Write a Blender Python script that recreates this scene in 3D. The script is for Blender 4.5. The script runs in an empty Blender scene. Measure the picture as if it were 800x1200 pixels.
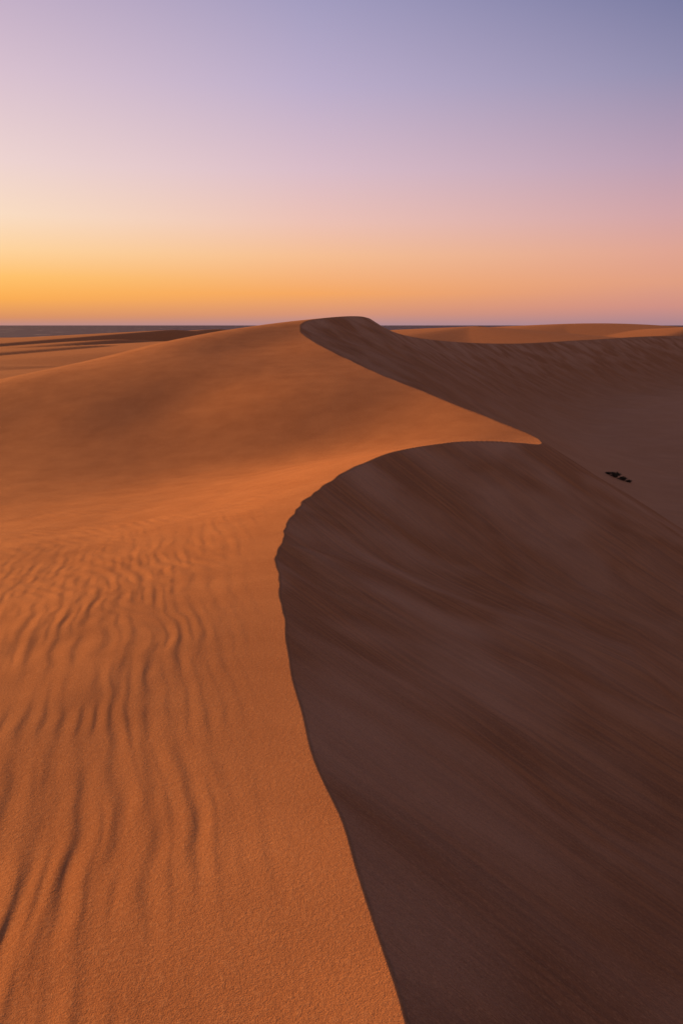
import bpy, math, random
import numpy as np
random.seed(4)
scene = bpy.context.scene
scene.view_settings.view_transform = 'Standard'
try: scene.view_settings.look = 'None'
except Exception: pass
scene.view_settings.exposure = 0

SUN_AZ = math.radians(-62)     # from +Y, negative = left
SUN_EL = math.radians(10.0)
SEA_Z = -12.0

# ------------------------------------------------------------ noise
def _h(ix, iy, seed):
    n = (ix.astype(np.int64)*374761393 + iy.astype(np.int64)*668265263 + seed*1442695041) & 0x7fffffff
    n = ((n ^ (n >> 13))*1274126177) & 0x7fffffff
    n = n ^ (n >> 16)
    return n
def noise(x, y, seed=0):
    ix = np.floor(x); iy = np.floor(y)
    fx = x-ix; fy = y-iy
    def g(dx, dy):
        a = (_h(ix+dx, iy+dy, seed) & 0xffff)/65536.0*2*np.pi
        return np.cos(a)*(fx-dx)+np.sin(a)*(fy-dy)
    u = fx*fx*fx*(fx*(fx*6-15)+10); v = fy*fy*fy*(fy*(fy*6-15)+10)
    return ((g(0,0)*(1-u)+g(1,0)*u)*(1-v)+(g(0,1)*(1-u)+g(1,1)*u)*v)*1.5
def fbm(x, y, seed=0, o=4):
    s = 0; a = 1
    for i in range(o):
        s = s + a*noise(x, y, seed+i*17); x = x*2.03; y = y*2.03; a *= .5
    return s
def sst(a, b, x):
    t = np.clip((x-a)/(b-a), 0, 1); return t*t*(3-2*t)
def smax(a, b, w):
    w = np.maximum(w, 1e-6)
    h = np.maximum(w-np.abs(a-b), 0)/w
    return np.maximum(a, b)+h*h*w*.25

# ------------------------------------------------------------ main crest (world metres, eye level = 0)
C = np.array([(-3,-60,-9),(-2,-30,-3),(-.1,-10,-1.9),(.3,-3,-1.85),(.35,0,-1.86),(.26,1.2,-1.88),
(.161,2.015,-1.9),(.108,2.34,-1.92),(.047,2.76,-1.94),(0,3.09,-1.96),(-.076,3.45,-1.98),(-.147,3.85,-2.0),
(-.242,4.52,-2.03),(-.356,5.43,-2.07),(-.488,6.47,-2.11),(-.602,7.75,-2.15),(-.596,8.92,-2.14),(-.467,10.17,-2.12),
(-.174,11.4,-2.08),(.253,12.53,-2.03),(.817,13.5,-1.98),(1.43,14.2,-1.97),(2.08,14.76,-1.97),(2.74,15.13,-2.02),
(3.27,15.5,-2.1),(3.80,16.2,-2.22),(3.96,17.0,-2.23),(3.62,18.05,-2.10),(2.92,19.5,-1.88),(2.11,21.3,-1.63),
(1.15,23.4,-1.33),(.26,25.8,-1.02),(-.55,28,-.70),(-1.19,30.4,-.405),(-1.51,32.1,-.15),(-1.38,33.6,.13),(-.35,35.7,.32),
(.92,38,.365),(1.85,42,0.0),(3.2,47,-.48),(6.4,54,-.95),(12.8,65,-1.33),(22.9,78,-1.22),(36.3,93,-1.1),
(60,104,-1.8),(95,106,-4),(150,100,-9)], float)
def catmull(P, per=14):
    out = []
    n = len(P)
    for i in range(n-1):
        p0 = P[max(i-1,0)]; p1 = P[i]; p2 = P[i+1]; p3 = P[min(i+2,n-1)]
        d0 = max(np.linalg.norm(p1-p0),1e-6)**.5; d1 = np.linalg.norm(p2-p1)**.5; d2 = max(np.linalg.norm(p3-p2),1e-6)**.5
        m1 = (p2-p1) if i==0 else d1*((p1-p0)/d0-(p2-p0)/(d0+d1)*1.0+(p2-p1)/d1)
        m2 = (p2-p1) if i==n-2 else d1*((p2-p1)/d1-(p3-p1)/(d1+d2)+(p3-p2)/d2)
        for j in range(per):
            t = j/per
            out.append((2*t**3-3*t**2+1)*p1+(t**3-2*t**2+t)*m1+(-2*t**3+3*t**2)*p2+(t**3-t**2)*m2)
    out.append(P[-1]); return np.array(out)
S = catmull(C, 12)
T = np.gradient(S[:,:2],axis=0); T /= np.linalg.norm(T,axis=1)[:,None]
arc = np.concatenate([[0],np.cumsum(np.linalg.norm(np.diff(S[:,:2],axis=0),axis=1))])
wob = noise(arc*1.1,arc*0+3.3,5)*.035+noise(arc*3.3,arc*0+1.3,9)*.035*sst(5,8,S[:,1])*(1-sst(11,14,S[:,1]))
wob *= sst(0,2,S[:,1])
S[:,0] += T[:,1]*wob; S[:,1] -= T[:,0]*wob
M = len(S)
SPLIT = int(np.argmin(np.hypot(S[:,0]+.59,S[:,1]-8.3)))
SPLIT2 = int(np.argmin(np.hypot(S[:,0]+1.5,S[:,1]-32.5)))

# ------------------------------------------------------------ windward surface (RBF through survey points)
W = np.array([(-.98,2.09,-1.97),(-1.58,3.6,-2.0),(-2.27,5.37,-2.06),(-3.8,9.2,-2.5),(-2.24,8.65,-2.35),(-1.24,4.61,-2.03),
(-2.43,11.9,-2.62),(-6.5,15.9,-3.1),(-3.49,17.0,-3.0),(-1.75,17.2,-2.80),(0,18.5,-2.53),(1.88,18.8,-2.2),(2.85,17.8,-2.2),
(-8.4,20.9,-2.65),(-6.42,21.9,-2.19),(-4.25,21.9,-2.14),(-2.15,22.1,-1.74),(0,21.6,-1.65),(-4.98,25.4,-1.24),(-2.78,28.4,-.79),
(-10.2,25.75,-1.64),(-8.2,27.8,-1.18),(-5.95,30.4,-.55),(-3.8,32.4,-.12),(-2.28,33.5,.07),
(-13,33,-2.6),(-10,38,-2.4),(-5,42,-1.5),(-1,44,-.6),(2,51,-1.4),(0,60,-2.8),(6,68,-2.6),(14,82,-2.9),(25,96,-2.8),(38,110,-3.0),
(-15,47,-4.2),(-20,60,-4.8),(-15,90,-5),(10,105,-3.2),(30,125,-3.4),(-30,30,-4),(-25,15,-4),(-10,5,-2.7),
(-5,-5,-2.4),(-20,-10,-4),(-30,60,-5),(-1.5,0,-1.96),(-12,15,-3.5),(-40,0,-5),(-5,-25,-3.5),(-20,120,-5.2),(-45,90,-5.2)],float)
ci = np.arange(12*3, M-12*2, 8)
D = np.vstack([W, S[ci]])
def phi(dx,dy): return np.sqrt(dx*dx+dy*dy+1.6**2)
A = phi(D[:,0][:,None]-D[:,0][None],D[:,1][:,None]-D[:,1][None])
n = len(D); Pm = np.c_[np.ones(n),D[:,:2]/50]
K = np.zeros((n+3,n+3)); K[:n,:n]=A - np.eye(n)*.08; K[:n,n:]=Pm; K[n:,:n]=Pm.T
sol = np.linalg.solve(K, np.r_[D[:,2],0,0,0])
def rbf(x,y):
    out = np.zeros_like(x)
    for s in range(0,len(x),40000):
        e=s+40000; xx=x[s:e]; yy=y[s:e]
        out[s:e]=phi(xx[:,None]-D[None,:,0],yy[:,None]-D[None,:,1])@sol[:n]+sol[n]+xx/50*sol[n+1]+yy/50*sol[n+2]
    return out
crest_fix = S[:,2]-rbf(S[:,0].copy(),S[:,1].copy())

# ------------------------------------------------------------ distant dunes: (windward slope, lee slope, crest line)
SD = np.array((.86,-.5))
far_dunes = [
 (.05,.09,[(8,168,-4.0),(17,172,-1.6),(24,178,-.75),(29,186,-.35),(34,196,-1.2),(38,204,-3)]),
 (.05,.5,[(24,190,-1.6),(28,191,-.45),(31,193,-.2),(35,198,-1.2)]),
 (.05,.085,[(26,200,-3),(40,212,-.9),(56,226,.15),(70,238,.5),(86,250,.1),(104,262,-1.2),(140,280,-3)]),
 (.06,.5,[(78,205,-1.4),(84,210,-.4),(92,215,-.5),(100,222,-2)]),
 (.04,.5,[(-66,158,-5.2),(-58,156,-4.1),(-50,156,-3.75),(-43,160,-3.6),(-38,166,-4.0),(-34,173,-4.9)]),
 (.05,.5,[(-56,112,-6.0),(-49,113,-4.95),(-43,112,-4.7),(-37,115,-4.8),(-33,120,-5.5)]),
 (.05,.5,[(-70,205,-5.4),(-62,207,-4.0),(-55,211,-3.4),(-48,216,-4.0),(-45,222,-5.4)]),
 (.05,.5,[(-64,236,-5.4),(-58,238,-3.6),(-52,241,-2.0),(-47,245,-1.25),(-43,249,-1.8),(-39,258,-4)]),
 (.05,.5,[(-49,262,-4),(-43,268,-2.1),(-39,275,-1.2),(-36,284,-1.9),(-32,292,-4.5)]),
 (.05,.4,[(-150,380,-7.5),(-135,385,-5.6),(-118,390,-5.0),(-100,398,-5.4),(-92,410,-7.4)]),
 (.05,.4,[(-120,300,-6.5),(-108,304,-4.8),(-97,308,-4.2),(-88,315,-4.7),(-82,324,-6)]),
 (.05,.3,[(-260,560,-10),(-230,565,-7.8),(-200,575,-8),(-185,590,-9.9)]),
 (.05,.3,[(-180,640,-10),(-150,645,-7.9),(-125,655,-8.2),(-105,670,-10)]),
 (.05,.06,[(110,330,-4),(130,345,-1.5),(160,360,-.2),(200,375,-.6),(240,395,-4)]),
 (.08,.5,[(120,170,-5),(140,180,-2),(165,200,-1),(180,225,-4)]),
 (.08,.5,[(-110,90,-6.5),(-95,92,-4.3),(-84,100,-3.8),(-78,115,-5.6)]),
]
def far_h(x,y):
    z = np.full_like(x,-99.)
    for kw,kl,P in far_dunes:
        P = catmull(np.array(P,float),8)
        for s in range(0,len(x),60000):
            e=s+60000; xx=x[s:e];yy=y[s:e]
            dx=xx[:,None]-P[None,:,0]; dy=yy[:,None]-P[None,:,1]
            d=np.hypot(dx,dy)+1e-6
            c=(dx*SD[0]+dy*SD[1])/d
            k=kw+(kl-kw)*sst(-.05,.45,c)
            rd=.0 if kl>.2 else 5.
            z[s:e]=np.maximum(z[s:e],(P[None,:,2]-k*(np.sqrt(d*d+rd*rd)-rd)).max(1))
    return z

def height(x,y,cell,dofar=True):
    N=len(x)
    near=np.zeros(N,int)
    aW=np.full(N,-1e3); aN=np.full(N,-1e3); aF=np.full(N,-1e3)
    sl=.61
    for s in range(0,N,20000):
        e=s+20000
        d=np.sqrt((x[s:e,None]-S[None,:,0])**2+(y[s:e,None]-S[None,:,1])**2)
        near[s:e]=d.argmin(1)
        q=S[None,:,2]-sl*d
        aW[s:e]=q[:,:SPLIT+1].max(1); aN[s:e]=q[:,SPLIT:SPLIT2+1].max(1); aF[s:e]=q[:,SPLIT2:].max(1)
    best=np.full(N,1e9); bx=x.copy();by=y.copy();bz=x*0;side=x*0; bk=x*0
    for off in (-1,0):
        i0=np.clip(near+off,0,M-2); i1=i0+1
        ax=S[i0,0];ay=S[i0,1];ux=S[i1,0]-ax;uy=S[i1,1]-ay
        t=np.clip(((x-ax)*ux+(y-ay)*uy)/(ux*ux+uy*uy),0,1)
        px=ax+t*ux;py=ay+t*uy
        d=np.hypot(x-px,y-py); m=d<best
        best=np.where(m,d,best);bx=np.where(m,px,bx);by=np.where(m,py,by)
        bz=np.where(m,S[i0,2]*(1-t)+S[i1,2]*t,bz)
        bk=np.where(m,crest_fix[i0]*(1-t)+crest_fix[i1]*t,bk)
        cr=ux*(y-ay)-uy*(x-ax)
        side=np.where(m,cr,side)
    left=side>0
    snap=best<cell*.5
    x=np.where(snap,bx,x); y=np.where(snap,by,y); best=np.where(snap,0,best)
    r=np.hypot(x,y)
    base=-5.2-2.4*sst(110,420,r)-3.0*sst(400,800,r)+.7*fbm(x/55,y/55,21,3)*sst(60,160,r)*(1-.7*sst(400,800,r))+.12*fbm(x/9,y/9,31,3)
    shore=850+.12*x+40*noise(x/220,y*0+.5,3)
    base=base-9*sst(-80,200,y-shore)
    if dofar:
        m=r>60
        fh=np.full(N,-99.); fh[m]=far_h(x[m],y[m])
        base=smax(base,fh,.3+r*.001)
    t=np.sqrt((x/58)**2+((y-45)/78)**2)
    w=1-sst(.9,1.35,t)
    L=np.zeros(N); m=left&(w>0)
    L[m]=rbf(x[m],y[m])
    L+=bk*np.exp(-(best/(.25+.04*r))**2)
    calm=1-.7*sst(12,20,r)
    L+=(.015*fbm(x/1.7,y/1.7,41,3)*sst(0,1.5,best)+ .04*fbm(x/6,y/6,47,2)*sst(0,4,best))*calm
    Lf=np.where(left,w*L+(1-w)*smax(base,bz-.085*best,.3),0)
    # slip faces
    ws=np.minimum(best,4)*.75
    nearslip=bz-sl*best
    R=smax(smax(aW,aN,ws),aF,ws)
    R=np.maximum(R,nearslip)
    R+=.06*fbm(x/2.2,y/2.2,51,3)*sst(0,2,best)
    floor=-6.1+.3*fbm(x/10,y/10,61,3)-.01*np.maximum(x-8,0)+.9*sst(28,60,y)
    floor=floor*w+base*(1-w)
    R=smax(R,floor,1.5*sst(0,2,best))
    fx=(x*.5+y*.86)
    R+=.008*fbm(fx*6,(x*.86-y*.5)*.35,91,3)*sst(.03,.4,best)*(1-sst(14,24,r))
    z=np.where(left,Lf,R); z=np.where(snap,bz,z)
    # wind ripples on the windward side
    wx=x+.2*y+.05*noise(x*.8,y*.5,71)+.05*noise(x*2.0,y*1.1,72)+.02*noise(x*5.5,y*3.2,76)
    def saw(ph):
        fr=ph-np.floor(ph)
        return np.where(fr<.66,.5-.5*np.cos(np.pi*fr/.66),.5+.5*np.cos(np.pi*(fr-.66)/.34))-.5
    amp=sst(-.8,.4,noise(x*1.1,y*.8,73))*sst(-.7,.4,noise(x*4.2,y*2.6,74))
    amp2=sst(-.8,.3,noise(x*1.3,y*.9,78))*sst(-.6,.35,noise(x*3.1,y*2.0,79))
    reg=sst(.02,.6,best)*(1-sst(7.5,12.5,r))*(.45+.55*sst(.2,1.0,best))
    rip=.0050*saw(wx/.16)*(amp+.1)+.0036*saw((wx+.05*y)/.098+.4)*amp2
    z=z+np.where(left&~snap,rip*reg*.85,0)
    w2=(x*.75+y*.66+.3*noise(x*.5,y*.5,81)+.06*noise(x*2,y*2,82))/.18
    z=z+np.where(~snap&left,.0022*np.sin(2*np.pi*w2)*sst(.2,1,best)*sst(4,8,r)*(1-sst(11,17,r))*sst(-.5,.4,noise(x*.7,y*.7,83)),0)
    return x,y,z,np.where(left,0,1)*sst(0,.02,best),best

# ------------------------------------------------------------ terrain mesh
NTD=701
th=np.concatenate([np.linspace(-30,30,NTD),np.linspace(30,330,240)[1:-1]])*math.pi/180
rs=[.4]
while rs[-1]<4200:
    r=rs[-1]
    k=.02 if r<1.2 else .0036 if r<12 else .005 if r<60 else .0065 if r<300 else .018
    rs.append(r*(1+k))
rs=np.array(rs); NR=len(rs);NT=len(th)
R_,T_=np.meshgrid(rs,th,indexing='ij')
X=(R_*np.sin(T_)).ravel();Y=(R_*np.cos(T_)).ravel()
cell=(R_*(60*math.pi/180/(NTD-1))).ravel()
X,Y,Z,SLIP,BEST=height(X,Y,cell)
x0,y0,z0,s0,b0=height(np.array([0.,0.]),np.array([0.,.01]),np.array([.01,.01]),False)
X=np.r_[X,0.];Y=np.r_[Y,0.];Z=np.r_[Z,z0[0]];SLIP=np.r_[SLIP,s0[0]];BEST=np.r_[BEST,b0[0]]
i=np.arange(NR-1)[:,None]*NT; j=np.arange(NT)[None]; j1=(j+1)%NT
quads=np.stack([i+j,i+NT+j,i+NT+j1,i+j1],-1).reshape(-1,4)[:,::-1]
tris=np.stack([np.full(NT,NR*NT),j[0],j1[0]],-1)[:,::-1]
me=bpy.data.meshes.new('sand_dune_terrain')
me.vertices.add(len(X)); me.vertices.foreach_set('co',np.c_[X,Y,Z].astype(np.float32).ravel())
nl=quads.size+tris.size
me.loops.add(nl); me.loops.foreach_set('vertex_index',np.r_[quads.ravel(),tris.ravel()].astype(np.int32))
nq=len(quads);nt=len(tris)
me.polygons.add(nq+nt)
me.polygons.foreach_set('loop_start',np.r_[np.arange(nq)*4,nq*4+np.arange(nt)*3].astype(np.int32))
me.polygons.foreach_set('use_smooth',np.ones(nq+nt,bool))
me.update(calc_edges=True)
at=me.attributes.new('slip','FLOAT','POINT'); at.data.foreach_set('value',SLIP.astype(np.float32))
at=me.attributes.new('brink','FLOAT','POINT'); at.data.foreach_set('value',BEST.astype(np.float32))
ter=bpy.data.objects.new('sand_dune_terrain',me); scene.collection.objects.link(ter)

# ------------------------------------------------------------ material helpers
def mat(name):
    m=bpy.data.materials.new(name); m.use_nodes=True
    nt=m.node_tree; nt.nodes.clear(); return m,nt
def N(nt,t,**k):
    n=nt.nodes.new(t)
    for a,b in k.items(): setattr(n,a,b)
    return n
def mth(nt,op,a,b=None,clamp=False):
    n=N(nt,'ShaderNodeMath',operation=op,use_clamp=clamp)
    for i,v in enumerate((a,b)):
        if v is None: continue
        if isinstance(v,(int,float)): n.inputs[i].default_value=v
        else: nt.links.new(v,n.inputs[i])
    return n.outputs[0]
def mix(nt,f,a,b,mode='MIX'):
    n=N(nt,'ShaderNodeMix',data_type='RGBA',blend_type=mode)
    for s,v in ((n.inputs[0],f),(n.inputs[6],a),(n.inputs[7],b)):
        if isinstance(v,(int,float)): s.default_value=v
        elif isinstance(v,tuple): s.default_value=(*v,1)
        else: nt.links.new(v,s)
    return n.outputs[2]
def tex(nt,vec,scale,detail=4,rough=.5,dist=0):
    n=N(nt,'ShaderNodeTexNoise'); n.inputs['Scale'].default_value=scale; n.inputs['Detail'].default_value=detail
    n.inputs['Roughness'].default_value=rough; n.inputs['Distortion'].default_value=dist
    nt.links.new(vec,n.inputs['Vector']); return n.outputs['Fac']
def rng(nt,v,a,b,c=0,d=1):
    n=N(nt,'ShaderNodeMapRange'); nt.links.new(v,n.inputs[0])
    for i,q in enumerate((a,b,c,d)): n.inputs[i+1].default_value=q
    return n.outputs[0]

# sand
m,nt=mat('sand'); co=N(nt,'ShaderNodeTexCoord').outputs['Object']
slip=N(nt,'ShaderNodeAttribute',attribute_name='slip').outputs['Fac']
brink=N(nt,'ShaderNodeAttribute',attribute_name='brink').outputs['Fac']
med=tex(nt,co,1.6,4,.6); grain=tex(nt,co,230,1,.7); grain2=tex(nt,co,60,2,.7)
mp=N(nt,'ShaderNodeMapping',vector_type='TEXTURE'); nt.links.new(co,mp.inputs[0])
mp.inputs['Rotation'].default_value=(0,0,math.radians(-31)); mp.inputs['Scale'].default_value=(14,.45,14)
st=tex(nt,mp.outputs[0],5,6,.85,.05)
mp2=N(nt,'ShaderNodeMapping',vector_type='TEXTURE'); nt.links.new(co,mp2.inputs[0])
mp2.inputs['Rotation'].default_value=(0,0,math.radians(-4)); mp2.inputs['Scale'].default_value=(2.4,1.7,3)
wisp=tex(nt,mp2.outputs[0],1.5,2,.5,.4)
col=mix(nt,rng(nt,med,.3,.7),(.49,.218,.098),(.59,.278,.128))
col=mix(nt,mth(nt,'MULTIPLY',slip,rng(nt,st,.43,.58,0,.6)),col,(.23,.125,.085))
wisp_light=mth(nt,'MULTIPLY',rng(nt,wisp,.38,.64,.08,.75),rng(nt,brink,0,5,1,.3))  # blown-sand wisps, plus lighter shading toward the brink painted into the colour
col=mix(nt,mth(nt,'MULTIPLY',slip,wisp_light),col,(.74,.465,.32))
# lower slip faces and valley floor painted lighter for the extra skylight there
col=mix(nt,mth(nt,'MULTIPLY',slip,rng(nt,brink,3.5,10,0,.5)),col,(.76,.44,.28))
# deeper shade painted into the colour toward the near end of the lee side
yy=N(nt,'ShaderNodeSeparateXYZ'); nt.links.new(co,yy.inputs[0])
near_shade=rng(nt,mth(nt,'ADD',yy.outputs['Y'],mth(nt,'MULTIPLY',wisp,4.0)),3.3,9.0,.5,0)
col=mix(nt,mth(nt,'MULTIPLY',slip,near_shade),col,(.17,.105,.08))
col=mix(nt,rng(nt,grain,.35,.75,0,.65),col,(.24,.10,.045))
col=mix(nt,rng(nt,grain2,.5,.8,0,.4),col,(.68,.38,.2))
bp=N(nt,'ShaderNodeBump'); bp.inputs['Strength'].default_value=.5; bp.inputs['Distance'].default_value=.004
nt.links.new(mth(nt,'ADD',mth(nt,'MULTIPLY',grain,.7),grain2),bp.inputs['Height'])
bp2=N(nt,'ShaderNodeBump'); bp2.inputs['Strength'].default_value=.8; bp2.inputs['Distance'].default_value=.04
nt.links.new(mth(nt,'MULTIPLY',slip,st),bp2.inputs['Height']); nt.links.new(bp.outputs[0],bp2.inputs['Normal'])
bs=N(nt,'ShaderNodeBsdfPrincipled'); bs.inputs['Roughness'].default_value=.95; bs.inputs['Specular IOR Level'].default_value=.05
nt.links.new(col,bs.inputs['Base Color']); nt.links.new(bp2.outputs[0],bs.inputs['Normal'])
o=N(nt,'ShaderNodeOutputMaterial'); nt.links.new(bs.outputs[0],o.inputs[0]); me.materials.append(m)

# sea
m,nt=mat('sea_water'); co=N(nt,'ShaderNodeTexCoord').outputs['Object']
mp=N(nt,'ShaderNodeMapping'); nt.links.new(co,mp.inputs[0]); mp.inputs['Scale'].default_value=(.06,.02,1)
wv=tex(nt,mp.outputs[0],1,5,.65)
mp=N(nt,'ShaderNodeMapping'); nt.links.new(co,mp.inputs[0]); mp.inputs['Scale'].default_value=(.05,.005,1)
cap=tex(nt,mp.outputs[0],1,3,.6)
col=mix(nt,rng(nt,wv,.3,.7),(.055,.055,.125),(.12,.105,.19))
col=mix(nt,rng(nt,cap,.63,.69,0,.8),col,(.85,.78,.76))
bs=N(nt,'ShaderNodeBsdfPrincipled'); bs.inputs['Roughness'].default_value=.8; bs.inputs['Specular IOR Level'].default_value=.08
nt.links.new(col,bs.inputs['Base Color'])
o=N(nt,'ShaderNodeOutputMaterial'); nt.links.new(bs.outputs[0],o.inputs[0])
sm=bpy.data.meshes.new('sea'); v=[(0,0,SEA_Z)]; f=[]; K_=128
for q in [500,2000,8000,40000]:
    for a in range(K_): v.append((q*math.cos(2*math.pi*a/K_),q*math.sin(2*math.pi*a/K_),SEA_Z))
for a in range(K_):
    b=(a+1)%K_; f.append((0,1+a,1+b))
    for k in range(3): f.append((1+k*K_+a,1+(k+1)*K_+a,1+(k+1)*K_+b,1+k*K_+b))
sm.from_pydata(v,[],f); sm.materials.append(m)
scene.collection.objects.link(bpy.data.objects.new('sea',sm))

# shrub
m,nt=mat('shrub_leaf'); bs=N(nt,'ShaderNodeBsdfPrincipled'); bs.inputs['Roughness'].default_value=.9
co=N(nt,'ShaderNodeTexCoord').outputs['Object']
nt.links.new(mix(nt,tex(nt,co,9,3),(.03,.03,.02),(.08,.065,.04)),bs.inputs['Base Color'])
o=N(nt,'ShaderNodeOutputMaterial'); nt.links.new(bs.outputs[0],o.inputs[0]); leafm=m
def ground(x,y):
    a=height(np.array([x]),np.array([y]),np.array([1e-4]));return float(a[2][0])
def shrub_geo(V,F,cx,cy,cz,w,h,rn,nb,leaf):
    for b in range(nb):
        az=rn.uniform(0,2*math.pi); lean=rn.uniform(.1,1)
        ex=cx+math.cos(az)*lean*w*.5; ey=cy+math.sin(az)*lean*w*.5; ez=cz+h*(1.05-.6*lean*lean)*rn.uniform(.7,1)
        bx,by=cx+math.cos(az)*.06*w,cy+math.sin(az)*.06*w
        t=.012*w; i0=len(V)
        for k in range(3):
            a=k*2.094; V.append((bx+t*math.cos(a),by+t*math.sin(a),cz-.05))
        V.append((ex,ey,ez)); F+= [(i0,i0+1,i0+3),(i0+1,i0+2,i0+3),(i0+2,i0,i0+3)]
        for l in range(16):
            s=rn.uniform(.3,1.02); px=bx+(ex-bx)*s+rn.gauss(0,.05)*w;py=by+(ey-by)*s+rn.gauss(0,.05)*w;pz=max(cz+.01,cz+(ez-cz)*s+rn.gauss(0,.05)*h)
            u=np.array([rn.gauss(0,1) for _ in range(3)]);u/=np.linalg.norm(u);q=np.cross(u,[rn.gauss(0,1) for _ in range(3)]);q/=np.linalg.norm(q)
            L=leaf*rn.uniform(.7,1.4); i0=len(V); p=np.array((px,py,pz))
            for c in (p-u*L,p+q*L*.4,p+u*L,p-q*L*.4): V.append(tuple(c))
            F.append((i0,i0+1,i0+2,i0+3))
def shrub(name,items,nb,leaf,seed):
    V=[];F=[];rn=random.Random(seed)
    for (x,y,w,h) in items:
        shrub_geo(V,F,x,y,ground(x,y),w,h,rn,nb,leaf*w)
    mm=bpy.data.meshes.new(name); mm.from_pydata(V,[],F); mm.materials.append(leafm)
    scene.collection.objects.link(bpy.data.objects.new(name,mm))
shrub('desert_shrub',[(10.45,32.2,.5,.2),(10.68,31.95,.42,.15),(10.86,31.8,.3,.1),(10.25,32.4,.3,.1)],40,.05,1)

# ------------------------------------------------------------ world
w=bpy.data.worlds.new('World'); scene.world=w; w.use_nodes=True; nt=w.node_tree; nt.nodes.clear()
d=N(nt,'ShaderNodeTexCoord').outputs['Generated']
sx=N(nt,'ShaderNodeSeparateXYZ'); nt.links.new(d,sx.inputs[0])
el=sx.outputs['Z']
hl=mth(nt,'SQRT',mth(nt,'ADD',mth(nt,'MULTIPLY',sx.outputs['X'],sx.outputs['X']),mth(nt,'MULTIPLY',sx.outputs['Y'],sx.outputs['Y'])))
dt=mth(nt,'ADD',mth(nt,'MULTIPLY',sx.outputs['X'],math.sin(SUN_AZ)),mth(nt,'MULTIPLY',sx.outputs['Y'],math.cos(SUN_AZ)))
ca=mth(nt,'DIVIDE',dt,mth(nt,'MAXIMUM',hl,.02))
def lin(c): return tuple(((q/255)/12.92 if q/255<=.04045 else ((q/255+.055)/1.055)**2.4) for q in c)
def ramp(stops):
    r=N(nt,'ShaderNodeValToRGB'); e=r.color_ramp.elements
    while len(e)>1: e.remove(e[-1])
    r.color_ramp.interpolation='LINEAR'
    for k,(p,c) in enumerate(stops):
        q=e[0] if k==0 else e.new(p)
        q.position=p; q.color=(*lin(c),1)
    nt.links.new(el,r.inputs[0]); return r.outputs[0]
up=[(.42,(140,126,153)),(.6,(104,96,118)),(1,(92,85,100))]
Lr=ramp([(0,(190,138,130)),(.008,(218,144,94)),(.028,(252,174,80)),(.05,(255,194,104)),(.078,(254,212,156)),(.112,(250,222,194)),(.164,(239,213,208)),(.245,(219,194,206)),(.32,(195,174,197))]+up)
Cr=ramp([(0,(176,138,144)),(.012,(214,147,118)),(.035,(245,167,98)),(.076,(245,189,145)),(.112,(236,192,179)),(.164,(218,188,199)),(.245,(188,173,202)),(.32,(163,156,191))]+up)
Rr=ramp([(0,(168,132,142)),(.02,(208,144,132)),(.045,(225,158,129)),(.076,(224,164,146)),(.112,(210,164,167)),(.164,(186,158,179)),(.245,(147,142,175)),(.32,(116,119,159)),(.5,(116,107,128)),(1,(92,85,98))])
Br=ramp([(0,(186,138,116)),(.1,(188,142,124)),(.3,(152,128,128)),(.6,(116,104,114)),(1,(92,86,98))])
Ar=ramp([(0,(92,72,74)),(.1,(106,84,88)),(.3,(114,98,104)),(.6,(106,96,108)),(1,(92,86,98))])
sky=mix(nt,rng(nt,ca,-.95,-.55),Ar,Br)
sky=mix(nt,rng(nt,ca,-.4,.14),sky,Rr)
sky=mix(nt,rng(nt,ca,.14,.5),sky,Cr)
sky=mix(nt,rng(nt,ca,.5,.79),sky,Lr)
ns=N(nt,'ShaderNodeTexSky',sky_type='NISHITA'); ns.sun_disc=False; ns.sun_elevation=SUN_EL; ns.sun_rotation=SUN_AZ
ns.dust_density=2.0
sky2=mix(nt,1.0,sky,mix(nt,1.0,ns.outputs[0],(.002,.002,.002),'MULTIPLY'),'ADD')
bg=N(nt,'ShaderNodeBackground'); nt.links.new(sky2,bg.inputs[0]); bg.inputs[1].default_value=1.0
o=N(nt,'ShaderNodeOutputWorld'); nt.links.new(bg.outputs[0],o.inputs[0])

# ------------------------------------------------------------ sun
from mathutils import Vector
sd=Vector((math.sin(SUN_AZ)*math.cos(SUN_EL),math.cos(SUN_AZ)*math.cos(SUN_EL),math.sin(SUN_EL)))
sl=bpy.data.lights.new('sun','SUN'); sl.energy=7.5; sl.angle=math.radians(2.5); sl.color=(1,.475,.12)
so=bpy.data.objects.new('sun',sl); so.rotation_euler=(-sd).to_track_quat('-Z','Y').to_euler(); so.location=(-30,20,20)
scene.collection.objects.link(so)
# ------------------------------------------------------------ camera
cd=bpy.data.cameras.new('camera'); cd.sensor_fit='VERTICAL'; cd.sensor_height=36; cd.sensor_width=24; cd.lens=30
cd.clip_start=.05; cd.clip_end=60000
cam=bpy.data.objects.new('camera',cd); cam.location=(0,0,0); cam.rotation_euler=(math.radians(90-12.35),0,0)
scene.collection.objects.link(cam); scene.camera=cam
